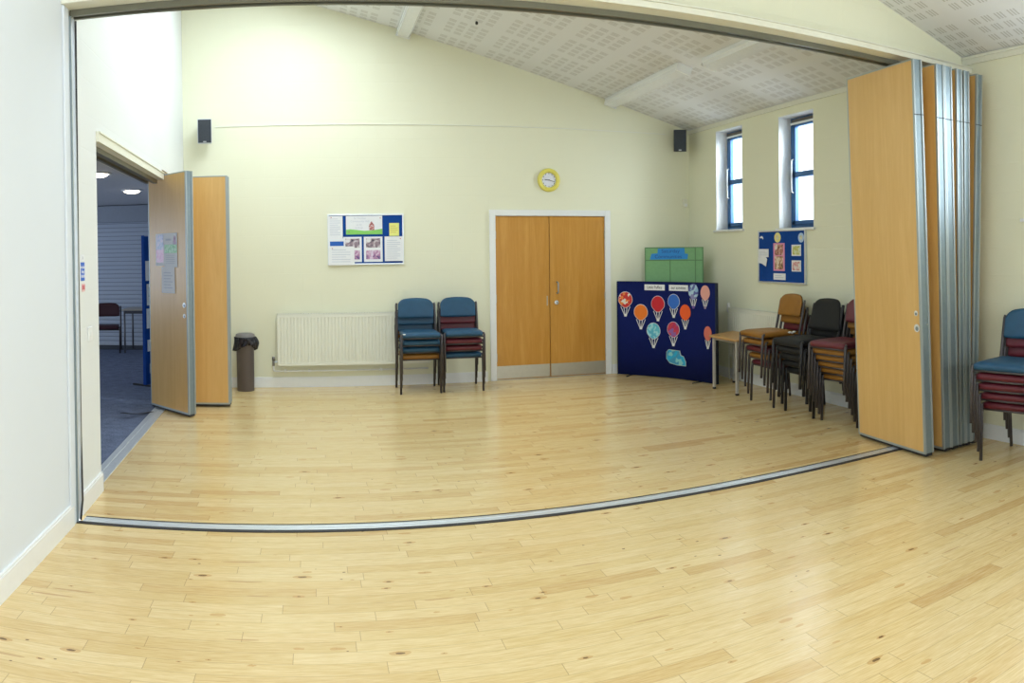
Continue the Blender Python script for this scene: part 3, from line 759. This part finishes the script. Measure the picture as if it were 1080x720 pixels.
stack('e', ['tan', 'tan', 'tan', 'tan', 'tan', 'maroon'], 4.585, 5.345, math.radians(-90+6), .062, .033, 'left of the tall wooden panel')
stack('f', ['maroon', 'maroon', 'maroon', 'maroon', 'blue'], 4.60, 3.47, math.radians(-80), .076, .035, 'at the right edge of the photo')
# torn covers showing foam
foam = plain('exposed_foam', (.80, .80, .76), .9)
def foam_bit(ch, pts, r):
    mb = MB()
    for p in pts:
        mb.lathe([(.2*r, p[2]-r*.5), (r, p[2]), (.8*r, p[2]+r*.4), (.15*r, p[2]+r*.55)], p[0], p[1], 8)
    o = mb.build('worn_patch', foam, ch); o['label'] = 'worn corner showing pale foam'
foam_bit(STK['a'][-1], [(-.192, -.222, .425), (-.198, -.20, .418)], .020)
foam_bit(STK['c'][-1], [(.204, .10, .425), (.204, .13, .420), (.204, .155, .428)], .020)

# side room chair and table
sc_ = make_chair(plain('dark_maroon_upholstery', (.055, .012, .02), .6)); sc_.location = (-3.42, 12.45, 0.0); sc_.rotation_euler = (0, 0, math.radians(12))
tag(sc_, 'single dark maroon chair standing on carpet in front of the roller shutter', 'chair')
tb = empty('long_table', (-2.72, 12.50, .0), 0, 'plain pale topped table with grey legs in the side room beside the maroon chair', 'table')
MB().box(-.38, .22, -.3, .35, .70, .725, .004).build('tabletop', plain('grey_beige_laminate', (.42, .38, .33), .4), tb)
for sx, sy in ((-.34, -.26), (.14, -.26), (-.34, .31), (.14, .31)):
    MB().tube([(sx, sy, .70), (sx, sy, .01)], .016).build('leg', plain('grey_table_leg', (.16, .16, .17), .4, .4), tb)
for q in (-.27, .30): MB().box(-.34, .14, q, q+.02, .65, .70).build('apron_bar', plain('dark_apron', (.08, .08, .09), .5), tb)
bs = empty('display_board', (-2.03, 9.1, 0), math.radians(62), 'narrow blue display screen with papers standing behind the folded panel in the side room', 'board')
MB().box(0, .9, -.02, .02, .02, 1.82, .004).build('screen', BOARDB, bs)
for q in (-.008, .9): MB().box(q, q+.008, -.022, .022, .02, 1.83).build('frame', BOARDB, bs)
for q in (0., .87): MB().box(q, q+.03, -.10, .20, .0, .02).build('foot', BLACKP, bs)
for k, (a, b_, z0, z1) in enumerate(((.012, .20, 1.28, 1.52), (.03, .22, .98, 1.24), (.02, .18, .70, .94), (.26, .5, 1.1, 1.5), (.03, .12, .42, .56))):
    q = MB().box(a, b_, -.0235, -.0205, z0, z1).build('pinned_sheet', PAPER, None, bs.location, bs.rotation_euler)
    tag(q, 'white sheet pinned on the side room display screen, number %s from the top' % ['one', 'two', 'three', 'five', 'four'][k] if False else
        ['topmost white sheet on the leading edge of the side room screen', 'second white sheet down the leading edge of the side room screen', 'third white sheet down the leading edge of the side room screen', 'large white sheet farther in on the side room screen', 'small lowest white sheet on the side room screen'][k], 'paper', 'sheets on the side room screen')

# ------------------------------------------------------------------ trapezoid table
tt = empty('trapezoid_table', (4.33, 7.28, 0), 0, 'small trapezoid table with beech top and pale steel legs in the right corner', 'table')
TA = [(-.035, -.290), (-.035, .290), (.432, .55), (.432, -.55)]
MB().prism(TA, .585, .607, 'z').build('tabletop', TABW, tt)
MB().prism([(a*1.003-.0015, b_*1.004) for a, b_ in TA], .587, .604, 'z').build('edge_band', plain('beech_edge', (.50, .30, .12), .4), tt)
LEG = plain('pale_grey_leg', (.50, .49, .45), .35, .2)
lp = [(0, -.245), (0, .247), (.40, .47), (.40, -.47)]
for (a, b_) in lp:
    g_ = MB().box(a-.0145, a+.0145, b_-.0145, b_+.0145, .02, .585, .003).build('leg', LEG, tt)
    MB().box(a-.016, a+.016, b_-.016, b_+.016, 0, .022, .003).build('foot_cap', RUBBER, g_)
for i in range(4):
    p, q = lp[i], lp[(i+1) % 4]
    MB().tube([(p[0], p[1], .567), (q[0], q[1], .567)], .0125, 4, False).build('apron_bar', LEG, tt)

# ------------------------------------------------------------------ curved balloon board
BC = Vector((2.0873, 7.2263)); BR_ = 2.4235
t0 = math.atan2(8.975-BC.y, 3.76-BC.x); t1 = math.atan2(7.72-BC.y, 4.461-BC.x)
bb = empty('curved_display_board', (4.18, 8.45, 0), 0, 'curved navy display board covered with paper hot air balloons', 'board')
def arcp(t, r, z): return (BC.x+r*math.cos(t)-4.18, BC.y+r*math.sin(t)-8.45, z)
MB().grid(lambda u, v: arcp(t0+(t1-t0)*u, BR_, .012+1.168*v), lambda u, v: arcp(t0+(t1-t0)*u, BR_+.035, .012+1.168*v), 40, 2).build('felt_panel', NAVY, bb)
ed = MB()
for t in (t0, t1):
    s = .006 if t == t1 else -.006
    ed.grid(lambda u, v: arcp(t-s*0+(-s*.6)*u, BR_-.004+.044*v, .008), lambda u, v: arcp(t-(s*.6)*u, BR_-.004+.044*v, 1.184), 1, 1)
ed.grid(lambda u, v: arcp(t0+(t1-t0)*u, BR_-.002+.039*v, 1.180), lambda u, v: arcp(t0+(t1-t0)*u, BR_-.002+.039*v, 1.187), 40, 1)
ed.build('edge_trim', NAVYE, bb)
for f in (.12, .82):
    t = t0+(t1-t0)*f
    a = arcp(t, BR_-.13, 0); b_ = arcp(t, BR_+.12, 0)
    MB().tube([(a[0], a[1], .008), (b_[0], b_[1], .008)], .008).build('foot', BLACKP, bb)
def on_board(name, t, z, label, cat, group, off=.003):
    e = empty(name, (BC.x+(BR_-.004-off)*math.cos(t), BC.y+(BR_-.004-off)*math.sin(t), z), t-PI/2, label, cat, group)
    return e
ROPE = flat('white_card', (.78, .80, .82))
def balloon(x, y, z, mat, label, s=1.0, narrow=1.0, tail='basket', basket=None):
    t = math.atan2(y-BC.y, x-BC.x)
    e = on_board('paper_balloon', t, z, label, 'balloon', 'paper hot air balloons on the navy board')
    R = .092*s; n = 28; poly = []
    for k in range(n):
        a = 2*PI*k/n; xx = R*math.cos(a)*narrow; zz = R*math.sin(a)*1.06
        if zz < -R*.35: xx *= 1-.25*((-zz/R-.35)/.7)
        poly.append((xx, zz))
    MB().prism(poly, -.003, .0).build('envelope', mat, e)
    MB().prism([(a*1.06, b_*1.06) for a, b_ in poly], -.001, .001).build('card_border', ROPE if narrow == 1 else mat, e)
    rp_ = MB()
    bw = .026*s
    for sx, tx in ((-.055, -1), (-.02, -.45), (.02, .45), (.055, 1)):
        a = (sx*s*narrow*1.15, -R*.93); b_ = (tx*bw*.8, -R*1.95); w2 = .0045
        rp_.prism([(a[0]-w2, a[1]), (a[0]+w2, a[1]), (b_[0]+w2, b_[1]), (b_[0]-w2, b_[1])], -.002, 0)
    rp_.build('ropes', ROPE, e)
    MB().prism([(-bw*.9, -R*1.92), (bw*.9, -R*1.92), (bw*.6, -R*2.3), (-bw*.6, -R*2.3)], -.003, 0).build('basket', basket or ROPE, e)
OR = flat('orange_paper', (.88, .21, .02)); ORR = flat('red_orange_paper', (.88, .12, .02)); RD = flat('red_paper', (.60, .015, .03)); BL = flat('bright_blue_paper', (.03, .16, .62))
balloon(3.84, 8.90, .955, patch_mat('red_patchwork', [(.62, .03, .03), (.62, .03, .03), (.85, .25, .05), (.62, .03, .03), (.85, .82, .75), (.62, .03, .03)], 32), 'red patchwork balloon with orange and white pieces, at the left edge of the navy board')
balloon(3.98, 8.74, .80, OR, 'plain orange balloon, second from the left on the navy board')
balloon(4.12, 8.54, .91, RD, 'crimson balloon with white dotted edge below the left name label')
balloon(4.24, 8.34, .945, BL, 'bright blue balloon below the right name label', .92)
balloon(4.31, 8.18, .82, ORR, 'red orange balloon just right of the bright blue one', .95, .9)
balloon(4.09, 8.60, .575, patch_mat('pale_blue_patchwork', [(.12, .55, .68), (.35, .72, .80), (.10, .48, .66)], 30), 'pale turquoise balloon lowest at the centre left of the navy board')
balloon(4.24, 8.35, .605, patch_mat('red_purple_patchwork', [(.50, .03, .12), (.60, .05, .08), (.28, .12, .40)], 26), 'red and purple balloon right of the turquoise one', .95)
balloon(4.36, 8.06, 1.075, patch_mat('blue_grey_collage', [(.30, .50, .72), (.10, .12, .38), (.45, .65, .78), (.25, .25, .50)], 22), 'blue and grey collage balloon near the top right of the navy board', .95, .85, basket=flat('purple_paper', (.15, .08, .35)))
balloon(4.43, 7.88, 1.065, flat('pink_paper', (.80, .40, .34)), 'pale pink balloon at the top right edge of the navy board', .88, .9, basket=flat('grey_purple_paper', (.35, .30, .45)))
balloon(4.435, 7.84, .59, flat('coral_paper', (.70, .18, .13)), 'coral balloon at the right edge, partly behind the trapezoid table', .85, .8)
t = math.atan2(8.32-BC.y, 4.25-BC.x); e = on_board('paper_pond', t, .255, 'irregular turquoise collage patch near the bottom of the navy board', 'collage', None, .008)
MB().prism([(-.13, .07), (-.10, .10), (.06, .095), (.075, .04), (.12, .03), (.15, -.03), (.15, -.075), (.02, -.072), (-.08, -.055), (-.13, -.01)], -.003, 0).build('collage', patch_mat('pond_collage', [(.02, .35, .62), (.02, .42, .66), (.25, .60, .62), (.05, .30, .50), (.02, .38, .68)], 20), e)
MB().prism([(-.135, .075), (-.10, .108), (.07, .10), (.085, .048), (.125, .036), (.158, -.03), (.158, -.083), (.02, -.080), (-.085, -.062), (-.138, -.01)], -.001, .001).build('card_border', flat('pale_card_border', (.45, .55, .50)), e)
for (x, y, body, lab) in ((4.10, 8.58, 'Little Puffins', 'white label with lettering on the left of the navy board top'), (4.27, 8.27, 'our activities', 'white label with lettering on the right of the navy board top')):
    t = math.atan2(y-BC.y, x-BC.x); e = on_board('name_label', t, 1.115, lab, 'label', 'white labels along the top of the navy board', .006)
    MB().box(-.145, .145, -.002, 0, -.036, .036).build('card', PAPER, e)
    text('lettering', body, .052, INKD, e, (0, -.0028, 0), sx=.82)

# green board behind
gd = Vector((4.60-4.126, 8.53-8.93)); gl = gd.length+.14; ga = math.atan2(gd.y, gd.x)
gb = empty('green_display_board', (4.126, 8.93, 0), ga, 'green folding display board with blue heading behind the navy board', 'board')
MB().box(0, gl, 0, .02, .02, 1.61, .002).build('felt_panel', GREENF, gb)
gf = MB()
for xx in (.0, gl*.43, gl*.86, gl-.012): gf.box(xx, xx+.012, -.003, .022, .02, 1.61)
for zz in (1.44, 1.60, .02): gf.box(0, gl, -.003, .022, zz, zz+.012)
gf.build('frame', GREEND, gb); [MB().box(q, q+.06, -.06, .08, 0, .02).build('foot', BLACKP, gb) for q in (-.01, gl-.06)]
gn = empty('heading_banner', (4.126, 8.93, 0), ga, 'bright blue cut paper heading pinned across the green board', 'banner')
MB().prism([(.07, 1.455), (.09, 1.53), (.17, 1.535), (.175, 1.595), (.52, 1.60), (.525, 1.53), (.565, 1.525), (.56, 1.46)], -.008, -.004).build('card', flat('cyan_blue_card', (.03, .28, .70)), gn)
text('lettering', 'Saturday', .062, flat('deep_blue_ink', (.02, .08, .38)), gn, (.34, -.0085, 1.56), sx=1.1)
text('lettering', 'Communities', .062, flat('deep_blue_ink', (.02, .08, .38)), gn, (.31, -.0085, 1.492), sx=1.05)

# ------------------------------------------------------------------ notice boards
def sheet(name, root_loc, rz, x0, x1, z0, z1, y, mat, label, lines=None, cat='paper', group='papers pinned on the back notice board', ink=INK):
    cx, cz = (x0+x1)/2, (z0+z1)/2
    e = empty(name, Vector(root_loc)+Matrix.Rotation(rz, 3, 'Z') @ Vector((cx, y, cz)), rz, label, cat, group)
    w_, h_ = x1-x0, z1-z0
    MB().box(-w_/2, w_/2, -.0012, 0, -h_/2, h_/2).build('sheet', mat, e)
    if lines:
        mb = MB(); n, a, b_ = lines
        for k in range(n):
            zz = h_/2-(a+(b_-a)*(k+.5)/n)*h_; hw = w_*(.36 if k % 3 else .28)
            mb.box(-w_*.38, -w_*.38+hw*2, -.0018, -.001, zz-.0035, zz+.0035)
        mb.build('printed_lines', ink, e)
    return e
nb = empty('notice_board', (0, YB, 0), 0, 'blue notice board in a silver frame above the radiator on the back wall', 'board')
MB().box(.20, 1.08, -.016, 0, 1.455, 2.03).build('felt_panel', BOARDB, nb)
MB().box(.188, .204, -.024, 0, 1.44, 2.04, .002).box(1.076, 1.092, -.024, 0, 1.44, 2.04, .002).box(.204, 1.076, -.024, 0, 1.44, 1.456, .002).box(.204, 1.076, -.024, 0, 2.024, 2.04, .002).build('frame', ALU, nb)
def bx(px): return .197+(px-346)*.0113
def bz(py): return 2.035-(py-226.5)*.01124
NBL = (0, YB, 0)
sheet('notice_sheet', NBL, 0, bx(345.6), bx(361), bz(252.5), bz(228), -.025, PAPER, 'tall white printed sheet at the top left of the back notice board', (9, .08, .85))
e = sheet('notice_sheet', NBL, 0, bx(346.2), bx(362), bz(261), bz(251.5), -.027, PAPER, 'white sheet with a solid blue bar at the left of the back notice board')
MB().box(-.075, .088, -.003, -.001, -.035, .018).build('blue_bar', flat('print_blue', (.02, .12, .50)), e)
sheet('notice_sheet', NBL, 0, bx(346), bx(373), bz(279.6), bz(260), -.030, PAPER, 'wide white sheet overhanging the bottom left corner of the back notice board', (6, .12, .88))
e = sheet('banner_poster', NBL, 0, bx(364.5), bx(402.7), bz(247.5), bz(228), -.018, PAPER, 'wide white poster with green hill and small house on the back board')
MB().prism([(-.215, -.11), (.215, -.11), (.215, -.045), (.15, -.055), (.08, -.065), (0, -.068), (-.10, -.055), (-.17, -.048), (-.215, -.055)], -.003, -.001).build('green_hill', flat('print_green', (.25, .62, .14)), e)
MB().prism([(.055, -.06), (.12, -.06), (.12, -.0), (.087, .045), (.055, .0)], -.004, -.002).build('house_picture', photo_mat('house_print', (.10, .05, .05), (.55, .12, .10), (.65, .6, .62), 60), e)
for k, (bdy, xx, zz, sz) in enumerate((('St Thomas', -.05, .082, .034), ('Community Hall', -.05, .045, .034), ('to let', -.06, .005, .03), ('bookings', -.06, -.03, .026))):
    text('lettering', bdy, sz, INK, e, (xx, -.0025, zz))
for k, (a, b_, tx) in enumerate(((361.6, 380.8, 'left'), (383, 402.7, 'right'))):
    e = sheet('photo_sheet', NBL, 0, bx(a), bx(b_), bz(276.5), bz(250), -.0185 if k else -.0165, PAPER, 'white sheet with two stacked photos, %s of the pair on the back board' % tx)
    m1 = photo_mat('group_photo_%d' % k, (.03, .03, .06), (.35, .25, .30), (.75, .75, .78), 14)
    m2 = photo_mat('group_photo_b%d' % k, (.08, .04, .22), (.5, .25, .42), (.7, .6, .75), 14)
    MB().box(-.085, .085, -.003, -.001, .02, .128).build('photo_print', m1, e); MB().box(-.085, .085, -.003, -.001, -.118, -.012).build('photo_print', m2, e)
sheet('notice_sheet', NBL, 0, bx(404.8), bx(424.6), bz(276), bz(250), -.0255, PAPER, 'white text sheet at the bottom right of the back notice board', (10, .12, .92))
e = sheet('yellow_note', NBL, 0, bx(410), bx(420.4), bz(249.4), bz(235.8), -.018, flat('yellow_paper', (.80, .82, .25)), 'small yellow note at the top right of the back notice board', (4, .15, .8), ink=flat('ochre_print', (.65, .5, .12)))
for (a, b_) in ((349, 229.5), (400.5, 230.5), (367.5, 245), (421.5, 252.5), (350, 262)): MB().lathe([(.006, -.035), (.005, -.040)], bx(a), 0, 10, 'y', bz(b_)).build('pin', flat('red_pin', (.5, .02, .03)), nb)

# right-hand notice board: local x runs along -Y of the room
RB = (XR, 7.40, 0); RR = -PI/2
nb2 = empty('notice_board', RB, RR, 'square blue notice board in a silver frame beneath the second window', 'board')
W2 = .905
MB().box(.01, W2-.01, -.016, 0, 1.205, 1.775).build('felt_panel', BOARDB, nb2)
MB().box(0, .016, -.026, 0, 1.195, 1.785, .002).box(W2-.016, W2, -.026, 0, 1.195, 1.785, .002).box(.016, W2-.016, -.026, 0, 1.195, 1.211, .002).box(.016, W2-.016, -.026, 0, 1.769, 1.785, .002).build('frame', ALU, nb2)
def ry(px): return (px-801.3)*.01818
def rz_(py): return 1.785-(py-242.5)*.0107
GR2 = 'papers on the right wall notice board'
def oval(px, py, a, b_, mat, label):
    e = empty('oval_card', Vector(RB)+Matrix.Rotation(RR, 3, 'Z') @ Vector((ry(px), -.018, rz_(py))), RR, label, 'card', GR2)
    MB().prism([(a*math.cos(2*PI*k/24), b_*math.sin(2*PI*k/24)) for k in range(24)], -.002, 0).build('card', mat, e)
    MB().prism([(a*.45*math.cos(2*PI*k/16), b_*.5*math.sin(2*PI*k/16)) for k in range(16)], -.003, -.001).build('drawing', photo_mat('oval_print_'+label[:6], (.5, .45, .2), (.8, .75, .4), (.6, .65, .8), 50), e)
oval(822.6, 250.2, .062, .056, flat('pale_yellow_card', (.82, .76, .28)), 'pale yellow oval card at the top of the right wall notice board')
oval(846.8, 251, .052, .052, flat('pale_blue_card', (.45, .60, .85)), 'pale blue oval card at the top right corner of the right wall notice board')
e = sheet('photo_strip', RB, RR, ry(818), ry(830), rz_(284.8), rz_(256), -.0175, flat('pink_card', (.78, .32, .52)), 'tall pink card with two photos on the right wall notice board', None, 'card', GR2)
MB().box(-.078, .078, -.003, -.001, .02, .140).build('photo_print', photo_mat('kids_photo', (.10, .03, .02), (.5, .22, .16), (.8, .72, .66), 14), e)
MB().box(-.078, .078, -.003, -.001, -.135, .008).build('photo_print', photo_mat('kids_photo_b', (.08, .05, .02), (.6, .35, .2), (.85, .82, .70), 14), e)
sheet('notice_sheet', RB, RR, ry(802), ry(813.6), rz_(270.6), rz_(262), -.028, PAPER, 'white sheet at the left edge of the right wall notice board', (3, .15, .85), 'paper', GR2)
e = empty('curled_sheet', Vector(RB)+Matrix.Rotation(RR, 3, 'Z') @ Vector((ry(806.6), -.030, rz_(275.5))), RR, 'curled white sheet with a slanted lower edge below the left one', 'paper', GR2)
MB().prism([(-.09, .05), (.07, .055), (.10, .03), (.075, -.055), (-.01, -.02), (-.09, -.012)], -.0015, 0).build('sheet', PAPER, e)
for (py, nmx, lab) in ((263.6, 'green', 'small square picture of a yellow green flower on the right wall board'), (279.3, 'red', 'small square picture in red and pink on the right wall board')):
    e = sheet('picture_card', RB, RR, ry(837.2), ry(846.6), rz_(py+5.6), rz_(py-5.6), -.0175, PAPER, lab, None, 'card', GR2)
    mt = photo_mat('flower_'+nmx, (.45, .42, .06), (.60, .62, .20), (.75, .82, .72), 28) if nmx == 'green' else photo_mat('flower_'+nmx, (.55, .08, .08), (.75, .5, .5), (.8, .85, .8), 28)
    MB().box(-.068, .068, -.003, -.001, -.047, .047).build('print', mt, e)
sheet('white_card', RB, RR, ry(818), ry(830.8), rz_(294), rz_(287.3), -.0175, PAPER, 'small white card at the bottom centre of the right wall notice board', (2, .2, .8), 'card', GR2)
e = empty('paper_scrap', Vector(RB)+Matrix.Rotation(RR, 3, 'Z') @ Vector((ry(805), -.018, rz_(250))), RR, 'tiny white crescent scrap at the top left of the right wall notice board', 'paper', GR2)
MB().prism([(-.04, -.0), (-.02, .018), (.01, .02), (.035, .0), (.03, -.02), (.01, -.004), (-.015, -.005)], -.0015, 0).build('scrap', PAPER, e)

# posters on the near folded panel of the side opening (its left face, local x = -t/2, y runs away)
pmw = Matrix.Translation(LPt.location) @ Matrix.Translation(pA.location) @ Matrix.Rotation(angA, 4, 'Z')
def poster(y0, y1, z0, z1, off, label, name='poster'):
    # local frame of the poster: x along -local y of the panel (left to right as seen), facing -local x of the panel
    p = pmw @ Vector((-tA/2-off, (y0+y1)/2, (z0+z1)/2))
    e = empty(name, p, angA-PI/2, label, 'poster', 'papers taped to the side partition')
    w_, h_ = abs(y1-y0), z1-z0
    MB().box(-w_/2, w_/2, -.0012, 0, -h_/2, h_/2).build('sheet', PAPER, e)
    return e, w_, h_
e, w_, h_ = poster(.40, .56, 1.475, 1.80, .001, 'left poster with blue and pink panels taped on the pale folded panel')
MB().box(-w_*.42, w_*.42, -.003, -.001, 0, h_*.46).build('picture', photo_mat('blue_pict', (.25, .35, .6), (.5, .55, .75), (.7, .6, .75), 30), e)
MB().box(-w_*.42, w_*.42, -.003, -.001, -h_*.40, 0).build('picture', photo_mat('pink_pict', (.75, .35, .6), (.85, .5, .7), (.8, .6, .75), 30), e)
e, w_, h_ = poster(.16, .40, 1.46, 1.80, .0015, 'right poster with a green band taped on the pale folded panel')
MB().box(-w_*.46, w_*.46, -.003, -.001, -.03, .055).build('green_band', photo_mat('green_pict', (.05, .30, .08), (.15, .5, .18), (.4, .6, .4), 40), e)
MB().prism([(w_*.18, .055), (w_*.42, .055), (w_*.36, .14), (w_*.26, .14)], -.003, -.001).build('dark_figure', photo_mat('fig_pict', (.08, .05, .12), (.3, .12, .25), (.4, .3, .4), 40), e)
mb = MB()
for k in range(5): mb.box(-w_*.36, w_*.30, -.003, -.001, -.055-k*.02, -.050-k*.02)
mb.build('printed_lines', INK, e)
MB().box(-w_*.38, w_*.05, -.003, -.001, .095, .115).build('printed_heading', INK, e)
e, w_, h_ = poster(.21, .45, 1.20, 1.46, .003, 'plain white sheet taped below the two posters on the pale folded panel')
mb = MB()
for k in range(6): mb.box(-w_*.34, w_*(.34 if k % 2 else .2), -.003, -.001, .07-k*.03, .078-k*.03)
mb.build('printed_lines', INK, e)
